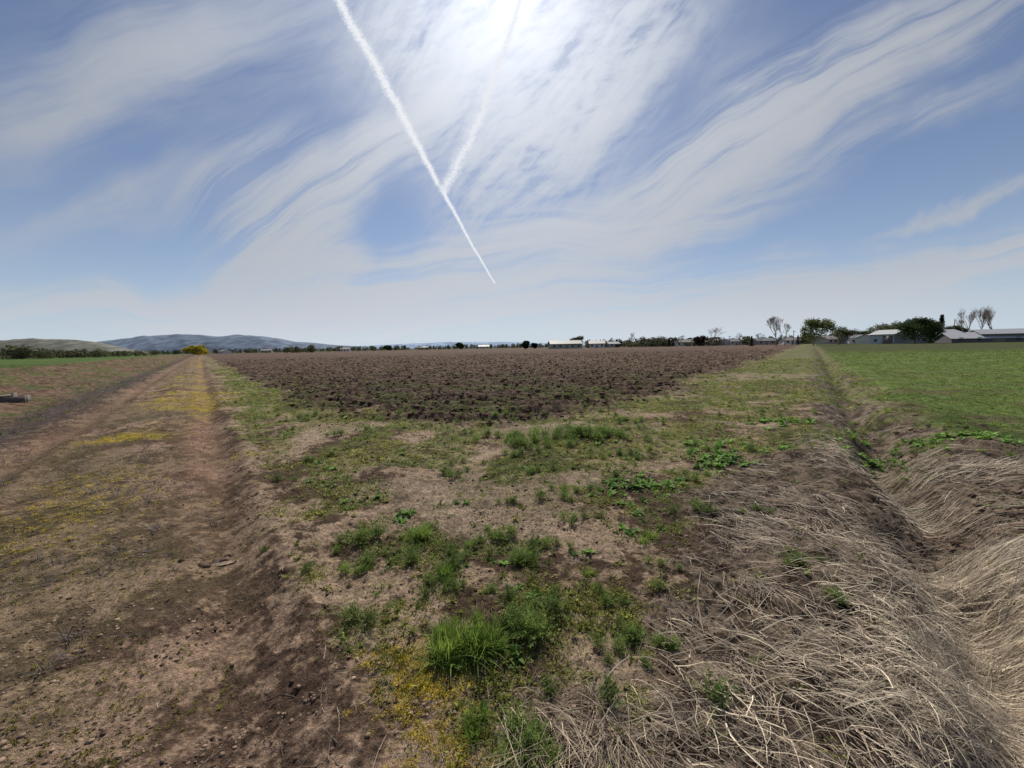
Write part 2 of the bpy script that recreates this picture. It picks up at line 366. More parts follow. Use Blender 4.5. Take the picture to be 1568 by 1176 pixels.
# clumps placed individually
def clumps(name,tmpl,items,c0,c1):
    xs,ys,Ss=[],[],[]
    for (px,py,cnt,spr,sz) in items:
        gx,gy=gp(px,py)
        for q in range(cnt): xs.append(gx+rng.normal(0,spr));ys.append(gy+rng.normal(0,spr*.8));Ss.append(sz*rng.uniform(.6,1.2))
    x=np.array(xs);y=np.array(ys);n=len(x)
    return scatter(name,tmpl,onground(x,y,-.005),np.array(Ss),rng.uniform(0,6.28,n),tints(n,c0,c1,.2),M_LEAF)
clumps("tansy_mustard",BUSH,[(545,832,9,.08,.15),(552,868,5,.05,.12),(760,815,7,.09,.12),(720,838,4,.07,.11),(815,860,8,.10,.13),(840,845,5,.08,.12),
 (810,965,12,.09,.15),(670,900,4,.06,.09),(690,905,4,.05,.09),(975,990,8,.09,.10),(1010,1000,4,.06,.09),(820,1150,7,.06,.12),(790,1130,4,.05,.10),(850,1050,3,.05,.07),
 (640,820,3,.05,.11),(925,925,4,.05,.08),(1230,880,4,.10,.10),(820,680,20,.28,.20),(870,670,26,.35,.21),(920,672,16,.28,.20),(770,668,12,.25,.20),(790,695,5,.15,.15),
 (512,668,3,.1,.20),(480,640,3,.12,.19),(700,720,6,.15,.14),(860,760,8,.15,.13),(880,800,6,.15,.12),(1090,735,5,.15,.13),(930,700,6,.2,.14),(1160,790,4,.12,.09),
 (600,640,5,.3,.15),(740,640,8,.4,.16),(980,650,8,.3,.14),(1060,780,4,.1,.1),(1270,935,3,.05,.08),(780,770,5,.08,.10),(830,720,5,.1,.12),(1380,690,4,.15,.14),(1000,880,3,.08,.08),(590,900,2,.05,.06),(740,900,3,.05,.07)],(.13,.20,.045),(.24,.33,.075))
clumps("grass_tuft",TUFT,[(715,1005,6,.05,.18),(700,985,5,.05,.15),(740,1000,6,.06,.16),(690,1010,3,.05,.13),(640,820,4,.06,.12),(735,1110,4,.06,.09),(985,830,3,.05,.09),(680,885,3,.04,.10),(1340,665,6,.3,.14),(440,600,6,.5,.15),(1480,700,10,.4,.10),(1320,640,8,.4,.12),(720,940,2,.05,.06),(900,880,2,.05,.07)],(.12,.21,.04),(.27,.37,.08))
clumps("broadleaf_weed",BRD,[(985,752,22,.22,.09),(940,745,12,.18,.09),(1020,745,12,.15,.09),(1110,705,22,.22,.12),(1090,715,12,.2,.12),(1160,690,12,.3,.12),(1200,650,8,.5,.15),
 (1350,690,14,.3,.11),(1400,680,14,.35,.12),(1500,690,14,.3,.11),(1540,700,10,.25,.11),(970,825,4,.06,.09),(625,785,5,.06,.09),(610,790,2,.04,.08),(840,918,3,.04,.06),(905,850,3,.05,.06),(765,862,3,.05,.06),(1175,655,6,.4,.13),(1090,690,6,.2,.12),(1310,655,6,.25,.12),(1450,690,10,.3,.11),(700,870,2,.04,.06),(790,905,2,.04,.05)],(.12,.23,.045),(.23,.38,.09))
# ---------------------------------------------------------------- clods
x,y,r=logpolar(90000,1.1,12,60,.25);mm=masks(x,y)
k=pick(x,y,(1-.7*mm['green'])*(.08+.92*ss(fbm(x,y,2.2,4,300,.6),.44,.60))*(1-.6*mm['dry'])*(1-.2*mm['road']));x=x[k];y=y[k];r=r[k];n=len(x)
S=.0018+.012*rng.rand(n)**5+r*.0006
scatter("soil_clods",CL1,onground(x,y,.0),S,rng.uniform(0,6.28,n),tints(n,(.08,.053,.037),(.30,.215,.155)),M_CLOD)
x,y,r=logpolar(60000,8,90,56,.3);mm=masks(x,y);k=pick(x,y,mm['plow']*.8);x=x[k];y=y[k];r=r[k];n=len(x)
S=(.015+.07*rng.rand(n)**3)*(1+r*.012)
scatter("ploughed_clods",CL1,onground(x,y,.0),S,rng.uniform(0,6.28,n),tints(n,(.042,.028,.020),(.18,.12,.086)),M_CLOD)
xs,ys=[],[]
for (px,py,c,sp) in [(1530,790,140,.35),(1550,830,60,.25),(1470,800,30,.2),(1500,740,30,.3),(1380,700,20,.2),(320,850,14,.15),(800,755,10,.15),(1310,600,60,.9),(1400,660,60,.5)]:
    gx,gy=gp(px,py);xs+=list(rng.normal(gx,sp,c));ys+=list(rng.normal(gy,sp,c))
x=np.array(xs);y=np.array(ys);n=len(x)
scatter("soil_clods",CL2,onground(x,y,.0),.008+.045*rng.rand(n)**2,rng.uniform(0,6.28,n),tints(n,(.075,.050,.036),(.16,.11,.08)),M_CLOD)
# ---------------------------------------------------------------- dry grass
def straw(name,x,y,ang,L,W,lift,c0,c1,elev):
    n=len(x);K=4
    z=H(x,y)
    curve=rng.normal(0,.4,n);V=np.zeros((n,K+1,2,3));px=x.copy();py=y.copy();a=ang.copy()
    for q in range(K+1):
        f=q/K
        hz=H(px,py,False) if q else z
        zz=hz+lift*(.3+f*1.0)+elev*L*np.sin(f*PI*.75)
        zz=np.maximum(zz,H(px,py)+.002)
        ww=W*(1-.6*f)/2
        for sgn,b in ((1,0),(-1,1)):
            V[:,q,b,0]=px-np.sin(a)*ww*sgn;V[:,q,b,1]=py+np.cos(a)*ww*sgn;V[:,q,b,2]=zz+sgn*ww*.5
        px=px+np.cos(a)*L/K;py=py+np.sin(a)*L/K;a=a+curve/K
    base=(np.arange(n)*(K+1)*2)[:,None,None]
    f=np.array([[2*q,2*q+1,2*q+3,2*q+2] for q in range(K)])[None]
    c=np.repeat(tints(n,c0,c1,.3),(K+1)*2,axis=0)
    return build(name,V.reshape(-1,3),(base+f).reshape(-1,4),M_STRAW,c)
x,y,r=logpolar(90000,1.05,22,60,.12);mm=masks(x,y)
k=pick(x,y,mm['dry']*(.18+.82*ss(fbm(x,y,1.9,4,401,.6),.42,.57))*(1-.8*ss(y,6,16)));x=x[k];y=y[k];r=r[k];n=len(x)
fa=fbm(x,y,.9,2,402);fb_=fbm(x,y,4.,2,412)
ang=np.radians(-60)+(fa-.5)*2.6+(fb_-.5)*3.0+rng.normal(0,.45,n)+np.where(rng.rand(n)<.25,rng.uniform(-2.5,2.5,n),0)
ang=ang+np.where((x-.78*y)>1.1,1.0,0)
straw("dry_grass",x,y,ang,.04+.30*rng.rand(n)**1.5*(1+r*.02),(.0014+.0024*rng.rand(n)**2)*(1+r*.13),.003+.05*rng.rand(n)**2,(.12,.09,.067),(.56,.455,.335),np.where(rng.rand(n)<.14,rng.uniform(.05,.4,n),rng.uniform(0,.07,n)))
xs,ys,aa=[],[],[]
for (px,py,c,sp,an) in [(1440,730,420,.30,-20),(1500,860,700,.25,-30),(1400,760,300,.2,-40),(1540,960,1000,.2,-30),(1290,700,260,.25,-70),(1380,860,300,.2,-50),(1500,1000,800,.2,-20),(1460,1060,600,.18,-30),(1540,900,700,.2,-10),(1530,740,120,.2,0),(1350,950,250,.2,-50),(1540,1100,600,.15,-20),(1400,1120,400,.15,-30),(1250,1050,200,.2,-50),(1100,1100,120,.15,-60),(950,1120,60,.12,-60)]:
    gx,gy=gp(px,py);xs+=list(rng.normal(gx,sp,c));ys+=list(rng.normal(gy,sp,c));aa+=list(np.radians(an)+rng.normal(0,.85,c))
x=np.array(xs);y=np.array(ys);n=len(x)
straw("straw_heap",x,y,np.array(aa),rng.uniform(.04,.28,n),.002+.0042*rng.rand(n)**2,rng.uniform(.01,.10,n),(.28,.215,.15),(.78,.67,.50),rng.uniform(0,.25,n))
x,y,r=logpolar(9000,1.1,12,60,.2);mm=masks(x,y);k=pick(x,y,.18+.4*(mm['t']>-2.5));x=x[k];y=y[k];r=r[k];n=len(x)
straw("loose_straw",x,y,rng.uniform(0,6.28,n),rng.uniform(.015,.12,n),.0018*(1+r*.1),rng.uniform(.002,.008,n),(.13,.10,.08),(.45,.38,.28),np.zeros(n))
def curvedstick(name,pts,r,colr):
    g=Geo()
    for a,b in zip(pts[:-1],pts[1:]): g.tube(a,b,r,r*.85,colr,6)
    V,F,Cc=g.get();return build(name,V,F,M_CLOD,Cc,True)
gx,gy=gp(340,848);hz=float(H(np.array([gx]),np.array([gy]))[0])
g=Geo();n_=7
for q in range(n_):
    t0=q/n_*.22-.11;t1=(q+1)/n_*.22-.11;w=.028-.014*abs(q-3)/3
    g.add([(t0,-w,.006),(t1,-w*.9,.006+.003*(q%2)),(t1,w,.008),(t0,w*.95,.006)],[[0,1,2,3]],(.26,.20,.15))
    g.add([(t0,-w,-.01),(t1,-w*.9,-.01),(t1,-w*.9,.006+.003*(q%2)),(t0,-w,.006)],[[0,1,2,3]],(.12,.09,.07))
    g.add([(t0,w*.95,.006),(t1,w,.008),(t1,w,-.01),(t0,w*.95,-.01)],[[0,1,2,3]],(.12,.09,.07))
V_,F_,C_=g.get();ob=build("wood_scrap",V_,F_,M_CLOD,C_);ob.location=(gx,gy,hz+.006);ob.rotation_euler=(0.03,.03,.45)
gx,gy=gp(440,1062);hz=float(H(np.array([gx]),np.array([gy]))[0])
curvedstick("fallen_stick",[(gx-.09,gy-.02,hz+.008),(gx-.04,gy+.01,hz+.012),(gx+.02,gy,hz+.01),(gx+.08,gy-.02,hz+.006)],.004,(.08,.06,.045))
# ---------------------------------------------------------------- concrete irrigation box
M_CONC=flat_mat("concrete",(.12,.10,.088),.95,6,.25)
def boxes(name,bl,mat,parent=None):
    V=[];F=[];n=0
    for (x0,y0,z0,x1,y1,z1) in bl:
        V+=[(x0,y0,z0),(x1,y0,z0),(x1,y1,z0),(x0,y1,z0),(x0,y0,z1),(x1,y0,z1),(x1,y1,z1),(x0,y1,z1)]
        F+=[[n+a for a in q] for q in ([3,2,1,0],[4,5,6,7],[0,1,5,4],[1,2,6,5],[2,3,7,6],[3,0,4,7])];n+=8
    return build(name,np.array(V),np.array(F),mat,None,False,parent)
def empty(name,loc,yaw=0):
    e=bpy.data.objects.new(name,None);scene.collection.objects.link(e);e.location=loc;e.rotation_euler=(0,0,yaw);return e
gx,gy=gp(10,618);hz=float(H(np.array([gx]),np.array([gy]),False)[0]);e=empty("irrigation_box",(gx,gy,hz-.10),.66);e.scale=(.62,.62,.62)
boxes("walls",[(-.8,-.5,0,.8,-.36,.42),(-.8,.36,0,.8,.5,.42),(-.8,-.357,0,-.66,.357,.42),(.66,-.357,0,.8,.357,.42)],M_CONC,e)
boxes("lid_slab",[(-.85,-.55,.425,.1,.55,.50)],M_CONC,e)
boxes("gate_board",[(.3,-.35,.05,.34,.35,.62)],flat_mat("weathered_wood",(.12,.09,.07),.9,8,.2),e)
# ---------------------------------------------------------------- trees
def bp(px,depth): return (px-784)/591*depth,depth
def tree(name,px,depth,h,w,leaf,lc0=(.05,.075,.025),lc1=(.09,.12,.04),bark=(.12,.10,.085),seed=0,nleaf=9,lsize=.35,levels=5,trunk=.2,up=.22,spread=.42):
    global rng
    rng=np.random.RandomState(seed+500);g=Geo();tips=[]
    def br(p,d,L,r,lv):
        q=p+d*L*.5;d2=nrm(d+rng.normal(0,.10,3));e=q+d2*L*.5
        g.tube(p,q,r,r*.85,bark);g.tube(q,e,r*.85,r*.65,bark)
        if lv>=1: tips.append(e)
        if lv==levels: return
        for c in range(3 if lv<levels-1 else 4):
            nd=nrm(d2+rng.normal(0,spread,3)+np.array((0,0,up)));br(e if c<2 else q+(e-q)*rng.rand(),nd,L*rng.uniform(.66,.88),r*.58,lv+1)
    br(np.zeros(3),np.array((0,0,1.)),trunk if not leaf else trunk*.7,.03,0)
    V,F,Cc=g.get();hh=V[:,2].max();V[:,2]-=0;ww=np.percentile(np.abs(V[:,:2]),98)*2
    sc=np.array((w/ww,w/ww,h/hh));
    g=Geo();T=np.array(tips)*sc;Vs=V*sc
    n=len(Vs)//8;Q=Vs.reshape(n,2,4,3);Cn=Q.mean(2,keepdims=True);rad=np.linalg.norm(Q-Cn,axis=3,keepdims=True)
    tgt=np.maximum(np.linalg.norm(V.reshape(n,2,4,3)-V.reshape(n,2,4,3).mean(2,keepdims=True),axis=3,keepdims=True)/.03*h*.018,.012)
    Q=Cn+(Q-Cn)/np.maximum(rad,1e-6)*tgt;g.add(Q.reshape(-1,3),F,Cc)
    if leaf:
        k=len(T);P=np.repeat(T,nleaf,axis=0)+rng.normal(0,h*.045,(k*nleaf,3))
        ex_=int(k*nleaf*.5);u=rng.normal(0,1,(ex_,3));u/=np.linalg.norm(u,axis=1,keepdims=True);u*=rng.rand(ex_,1)**.45
        P2=u*np.array((w*.42,w*.42,h*.38))+np.array((0,0,h*.48));keep=fbm(P2[:,0]*.9+P2[:,2],P2[:,1]*.9-P2[:,2]*.8,.6,2,seed)>.42
        P=np.vstack([P,P2[keep]])
        cl=fbm(P[:,0]+P[:,2]*.7,P[:,1]+P[:,2],.7,2,seed+3)[:,None]*.8+rng.rand(len(P),1)*.3;cl=np.clip((cl-.3)*1.5,0,1)
        a=rng.normal(0,1,(len(P),3));a/=np.linalg.norm(a,axis=1,keepdims=True);b=np.cross(a,rng.normal(0,1,(len(P),3)));b/=np.linalg.norm(b,axis=1,keepdims=True)
        s=lsize*rng.uniform(.5,1.2,(len(P),1))*.5
        LV=np.stack([P-a*s,P+b*s*.7,P+a*s,P-b*s*.7],1).reshape(-1,3);LV[:,2]=np.maximum(LV[:,2],.05)
        LF=np.arange(len(P)*4).reshape(-1,4);col=np.array(lc0)*(1-cl)+np.array(lc1)*cl
        g.add(LV,LF,(0,0,0));g.C[-1]=np.repeat(col,4,axis=0)
    V,F,Cc=g.get();x,y=bp(px,depth);o=build(name,V,F,M_TREE,Cc);o.location=(x,y,-.05);return o
def conifer(name,px,depth,h,w,seed,c0=(.02,.035,.018),c1=(.045,.065,.03)):
    r_=np.random.RandomState(seed);g=Geo();g.tube((0,0,0),(0,0,h*.97),h*.02,.02,(.08,.06,.05),6)
    n=2600;z=r_.rand(n)**1.25*.93+.06;rr=w/2*(1-z)*(r_.rand(n)**.5)*(1+.25*np.sin(z*60+r_.rand()*6))+.05;a=r_.rand(n)*2*PI
    P=np.stack([rr*np.cos(a),rr*np.sin(a),z*h-rr*.25],-1);d=np.stack([np.cos(a),np.sin(a),-.35+0*a],-1)*h*.05
    sd=np.stack([-np.sin(a),np.cos(a),0*a],-1)*h*.018
    LV=np.stack([P,P+d*.5+sd,P+d,P+d*.5-sd],1).reshape(-1,3);f=r_.rand(n,1)
    g.add(LV,np.arange(n*4).reshape(-1,4),(0,0,0));g.C[-1]=np.repeat(np.array(c0)*(1-f)+np.array(c1)*f,4,axis=0)
    V,F,Cc=g.get();x,y=bp(px,depth);o=build(name,V,F,M_TREE,Cc);o.location=(x,y,-.05);return o
def hp(pxh,depth): return pxh/591*depth
DG=((.035,.055,.02),(.08,.11,.035)); LG=((.10,.13,.04),(.20,.23,.07)); GG=((.11,.12,.06),(.19,.20,.10))
tree("willow_tree",1247,150,hp(39,150),hp(42,150),1,*LG,seed=1,nleaf=10,lsize=.5)
tree("poplar_tree",1287,160,hp(28,160),hp(30,160),1,*GG,seed=2,nleaf=6,lsize=.45)
tree("maple_tree",1402,150,hp(38,150),hp(46,150),1,*DG,seed=3,nleaf=12,lsize=.55)
tree("maple_tree",1425,152,hp(36,152),hp(34,152),1,*DG,seed=4,nleaf=12,lsize=.55)
tree("elm_tree",1352,190,hp(30,190),hp(36,190),1,*GG,seed=5,nleaf=7,lsize=.5)
tree("elm_tree",1325,220,hp(18,220),hp(24,220),1,*DG,seed=6,nleaf=8,lsize=.6)
tree("elm_tree",1372,185,hp(32,185),hp(26,185),1,*GG,seed=15,nleaf=7,lsize=.5)
tree("elm_tree",1465,190,hp(24,190),hp(26,190),1,*DG,seed=16,nleaf=8,lsize=.5)
tree("yellow_forsythia",305,170,hp(16,170),hp(34,170),1,(.32,.28,.03),(.60,.50,.06),seed=7,nleaf=12,lsize=.6)
tree("maple_tree",806,230,hp(12,230),hp(13,230),1,(.012,.016,.01),(.025,.032,.018),seed=8,nleaf=12,lsize=.7)
tree("juniper_tree",820,240,hp(9,240),hp(9,240),1,(.012,.016,.01),(.025,.032,.018),seed=9,nleaf=10,lsize=.6)
tree("elm_tree",887,235,hp(18,235),hp(18,235),1,*GG,seed=10,nleaf=8,lsize=.5)
tree("elm_tree",707,330,hp(10,330),hp(12,330),1,*DG,seed=11,nleaf=9,lsize=.9)
tree("elm_tree",597,360,hp(8,360),hp(14,360),1,*DG,seed=12,nleaf=9,lsize=.9)
tree("plum_tree",1072,200,hp(16,200),hp(18,200),1,(.05,.03,.03),(.09,.06,.05),seed=13,nleaf=9,lsize=.5)
PB=(.30,.26,.22)
tree("bare_cottonwood",1190,150,hp(48,150),hp(30,150),0,bark=(.26,.22,.19),seed=21,levels=6,up=.45,spread=.34)
tree("bare_cottonwood",1203,156,hp(36,156),hp(20,156),0,bark=(.26,.22,.19),seed=22,levels=5,up=.45,spread=.34)
tree("bare_cottonwood",1092,180,hp(30,180),hp(24,180),0,bark=PB,seed=23,levels=5,up=.4)
tree("bare_cottonwood",968,220,hp(24,220),hp(13,220),0,bark=PB,seed=24,levels=5,up=.5)
tree("bare_poplar",1486,160,hp(54,160),hp(24,160),0,bark=(.42,.36,.30),seed=25,levels=6,up=.6,spread=.3)
tree("bare_poplar",1503,158,hp(56,158),hp(24,158),0,bark=(.42,.36,.30),seed=26,levels=6,up=.6,spread=.3)
tree("bare_poplar",1520,162,hp(54,162),hp(22,162),0,bark=(.42,.36,.30),seed=27,levels=6,up=.6,spread=.3)
tree("bare_cottonwood",1135,210,hp(20,210),hp(14,210),0,bark=PB,seed=28)
tree("bare_cottonwood",1012,230,hp(18,230),hp(14,230),0,bark=PB,seed=29)
tree("bare_cottonwood",1165,200,hp(20,200),hp(14,200),0,bark=PB,seed=41)
tree("bare_cottonwood",1310,190,hp(24,190),hp(18,190),0,bark=PB,seed=42)
tree("bare_cottonwood",1338,200,hp(26,200),hp(18,200),0,bark=PB,seed=43)
tree("bare_cottonwood",985,235,hp(18,235),hp(12,235),0,bark=PB,seed=44)
tree("bare_cottonwood",1045,225,hp(19,225),hp(14,225),0,bark=PB,seed=45)
conifer("spruce_tree",1441,160,hp(44,160),hp(16,160),31)
conifer("spruce_tree",1430,166,hp(32,166),hp(12,166),32)
conifer("spruce_tree",1152,170,hp(16,170),hp(9,170),33)
conifer("spruce_tree",1395,170,hp(30,170),hp(12,170),34)
conifer("spruce_tree",1223,200,hp(15,200),hp(10,200),35)
conifer("spruce_tree",1025,230,hp(14,230),hp(8,230),36)
rng=np.random.RandomState(77)
def tree_mass(name,segs,c0,c1):
    Vs=[];Cs=[]
    for (p0,p1,dep,hpx,dens) in segs:
        cnt=int((p1-p0)*dens)
        for q in range(cnt):
            px=rng.uniform(p0,p1);d=dep*rng.uniform(.93,1.1);x,y=bp(px,d);h=hp(hpx,d)*rng.uniform(.35,1.1);w=h*rng.uniform(.5,1.1)
            n=90;u=rng.normal(0,1,(n,3));u/=np.linalg.norm(u,axis=1,keepdims=True);u*=rng.rand(n,1)**.4
            P=u*np.array((w*.6,w*.6,h*.5))+np.array((x,y,h*.5))
            a=rng.normal(0,1,(n,3));a/=np.linalg.norm(a,axis=1,keepdims=True);b=np.cross(a,rng.normal(0,1,(n,3)));b/=np.linalg.norm(b,axis=1,keepdims=True)
            s=h*.12*rng.uniform(.5,1.2,(n,1));Vs.append(np.stack([P-a*s,P+b*s*.7,P+a*s,P-b*s*.7],1).reshape(-1,3))
            f=rng.rand()*.6+rng.rand(n,1)*.4;Cs.append(np.repeat(np.array(c0)*(1-f)+np.array(c1)*f,4,axis=0))
    V=np.vstack(Vs);return build(name,V,np.arange(len(V)).reshape(-1,4),M_TREE,np.vstack(Cs))
tree_mass("distant_tree_line",[(330,840,480,7,.6),(500,620,450,8,.3),(900,1240,260,13,.7),(960,1100,240,15,.35),(1230,1380,240,16,.7),(1440,1640,230,16,.6),(430,480,300,12,.4),(180,300,500,7,.5)],(.04,.05,.025),(.14,.145,.08))
tree_mass("distant_tree_line",[(15,75,200,20,.5),(-120,15,190,10,.25),(75,165,210,13,.5),(100,240,240,9,.4)],(.06,.065,.035),(.17,.165,.09))
# ---------------------------------------------------------------- buildings
def building(name,px,depth,w,d,hw,hr,yaw,wall,roof,nwin=4,door=True,big=False):
    x,y=bp(px,depth);e=empty(name,(x,y,-.05),yaw)
    mw=flat_mat(name+"_wall",wall,.8,1.5,.08);mr=flat_mat(name+"_roof",roof,.6,2,.12)
    X0,X1,Y0,Y1=-w/2,w/2,-d/2,d/2
    V=[(X0,Y0,0),(X1,Y0,0),(X1,Y1,0),(X0,Y1,0),(X0,Y0,hw),(X1,Y0,hw),(X1,Y1,hw),(X0,Y1,hw),(X0,0,hw+hr),(X1,0,hw+hr)]
    F=[[0,1,5,4],[2,3,7,6],[1,2,6,9,5],[3,0,4,8,7]]
    me=bpy.data.meshes.new("walls");me.from_pydata(V,[],F);me.materials.append(mw)
    o=bpy.data.objects.new("walls",me);scene.collection.objects.link(o);o.parent=e
    ov=.5;t=.18;sl=hr/(d/2)
    V=[];Fc=[]
    for sg in (-1,1):
        n=len(V);ye=sg*(d/2+ov);ze=hw-ov*sl+.03;zr=hw+hr+.03
        for xx in (X0-ov,X1+ov): V+=[(xx,ye,ze),(xx,0,zr),(xx,0,zr+t),(xx,ye,ze+t)]
        Fc+=[[n+a for a in q] for q in ([0,1,2,3],[4,7,6,5],[0,4,5,1],[3,2,6,7],[0,3,7,4])]
    me=bpy.data.meshes.new("roof");me.from_pydata(V,[],Fc);me.materials.append(mr)
    o=bpy.data.objects.new("roof",me);scene.collection.objects.link(o);o.parent=e
    mg=flat_mat("dark_glass",(.04,.05,.06),.2);bl=[]
    for q in range(nwin):
        xc=X0+w*(q+.5+.001)/nwin
        if door and q==nwin//2: continue
        bl.append((xc-.6,Y0-.04,1.0,xc+.6,Y0+.03,2.1))
    if bl: boxes("windows",bl,mg,e)
    if door:
        xc=X0+w*(nwin//2+.5)/nwin;hh=2.1 if not big else min(hw*.85,3.6);ww=.5 if not big else 1.8
        boxes("door",[(xc-ww,Y0-.05,0,xc+ww,Y0+.03,hh)],flat_mat("door",(.2,.18,.16)),e)
    if not big: boxes("chimney",[(w*.2,.3,hw+hr*.5,w*.2+.6,.9,hw+hr+.7)],flat_mat("brick",(.2,.12,.09)),e)
    return e
building("ranch_house",866,225,18,9,2.8,1.8,.08,(.30,.32,.28),(.22,.22,.22),5)
building("farm_house",915,240,9,8,2.7,1.7,-.2,(.6,.6,.58),(.22,.21,.21),3)
building("farm_shed",938,250,8,6,2.4,1.2,.3,(.45,.45,.46),(.35,.35,.35),2,True,True)
building("farm_house",1048,245,14,8,2.6,1.5,.1,(.62,.6,.56),(.20,.18,.17),4)
building("farm_shed",1088,250,9,7,2.8,1.2,-.3,(.55,.55,.55),(.30,.30,.31),2,True,True)
building("farm_house",1272,210,13,9,2.6,1.6,.2,(.45,.40,.34),(.25,.22,.21),4)
building("farm_shed",1312,205,11,8,3.0,1.5,-.15,(.6,.6,.6),(.30,.30,.32),3,True,True)
building("farm_house",1338,196,11,8,2.8,1.7,.25,(.6,.58,.54),(.24,.22,.21),3)
building("metal_shed",1366,165,9,11,4.0,1.8,-1.35,(.42,.45,.48),(.38,.39,.40),2,True,True)
building("metal_barn",1412,172,22,12,3.8,1.8,-.25,(.34,.36,.39),(.34,.35,.37),4,True,True)
building("metal_barn",1500,150,20,12,1.7,2.2,-.45,(.10,.10,.11),(.38,.39,.41),4,True,True)
building("long_barn",1562,146,24,12,3.2,1.7,-.5,(.14,.13,.12),(.32,.33,.35),5,True,True)
building("ranch_house",1600,190,16,9,2.7,1.8,-.4,(.6,.6,.58),(.25,.25,.27),4)
for q,(px,dp) in enumerate([(455,420),(530,430),(650,470),(345,400),(410,430),(742,440),(1002,270),(1120,250),(1168,240),(1210,235)]):
    building("farm_house",px,dp,8+q%3*2,8,2.5,1.6,(q*.7)%1-.5,(.6,.6,.58) if q%2 else (.35,.3,.26),(.20,.19,.19),3)
mp=flat_mat("pole_wood",(.12,.09,.07),.9,4,.2)
for (px,dp,hpx) in [(1461,170,36),(1345,190,22),(1216,200,22),(1118,240,15),(1035,260,13),(940,290,11),(860,330,10),(560,430,8)]:
    x,y=bp(px,dp);e=empty("utility_pole",(x,y,-.05),.5);hh=hp(hpx,dp)
    g=Geo();g.tube((0,0,0),(0,0,hh),.17,.11,(1,1,1),8);V,F,_=g.get();build("pole",V,F,mp,None,True,e)
    boxes("crossarm",[(-1.2,-.18,hh-.7,1.2,-.12,hh-.55)],mp,e)
    boxes("insulators",[(a-.05,-.2,hh-.548,a+.05,-.1,hh-.4) for a in (-1.1,-.5,.5,1.1)],mp,e)
# ---------------------------------------------------------------- hills
def hills(name,depth,pts,col,span,seed,rough=.25):  # col carries aerial haze mixed into the base colour
    pxs=np.linspace(pts[0][0],pts[-1][0],300);hh=np.interp(pxs,[p[0] for p in pts],[p[1] for p in pts])
    kk=np.hanning(13);kk/=kk.sum();hh=np.convolve(np.pad(hh,6,'edge'),kk,'valid')
    rows=30;X=(pxs-784)/591
    V=[];Cc=[]
    for k in range(rows):
        f=k/(rows-1);d=depth+(f-.5)*span
        pr=math.sin(f*PI)**.8
        n=fbm(pxs*.03,np.full_like(pxs,f*3.),1.,4,seed)
        z=hh/591*depth*pr*(1-rough*.4+rough*n)-4
        V.append(np.stack([X*d,np.full_like(X,d),z],-1))
        n2=fbm(pxs*.06,np.full_like(pxs,f*7.),1.,4,seed+9)[:,None]
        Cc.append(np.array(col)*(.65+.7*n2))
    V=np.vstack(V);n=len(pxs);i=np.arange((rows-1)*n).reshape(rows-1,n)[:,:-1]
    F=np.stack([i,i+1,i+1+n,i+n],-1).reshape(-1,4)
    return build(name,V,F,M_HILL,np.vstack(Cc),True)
hills("hill",3600,[(-500,8),(-100,24),(0,25),(60,25),(110,22),(150,19),(190,10),(230,3),(250,0)],(.15,.155,.13),1200,3)  # slope colour dulled to imitate haze
hills("hill",5200,[(60,10),(165,21),(195,23),(220,25),(250,26),(285,29),(310,26),(335,24),(365,25),(400,22),(425,20),(450,15),(480,12),(520,7),(560,5),(600,2),(640,0)],(.145,.185,.25),1800,14)  # blue-grey tint paints the distance haze onto the ridge
hills("mountain_range",16000,[(480,5),(560,6),(640,8),(700,9),(760,8),(830,5),(900,3),(1000,0)],(.27,.36,.50),3000,25)  # pale blue is painted haze, strongest on the farthest range
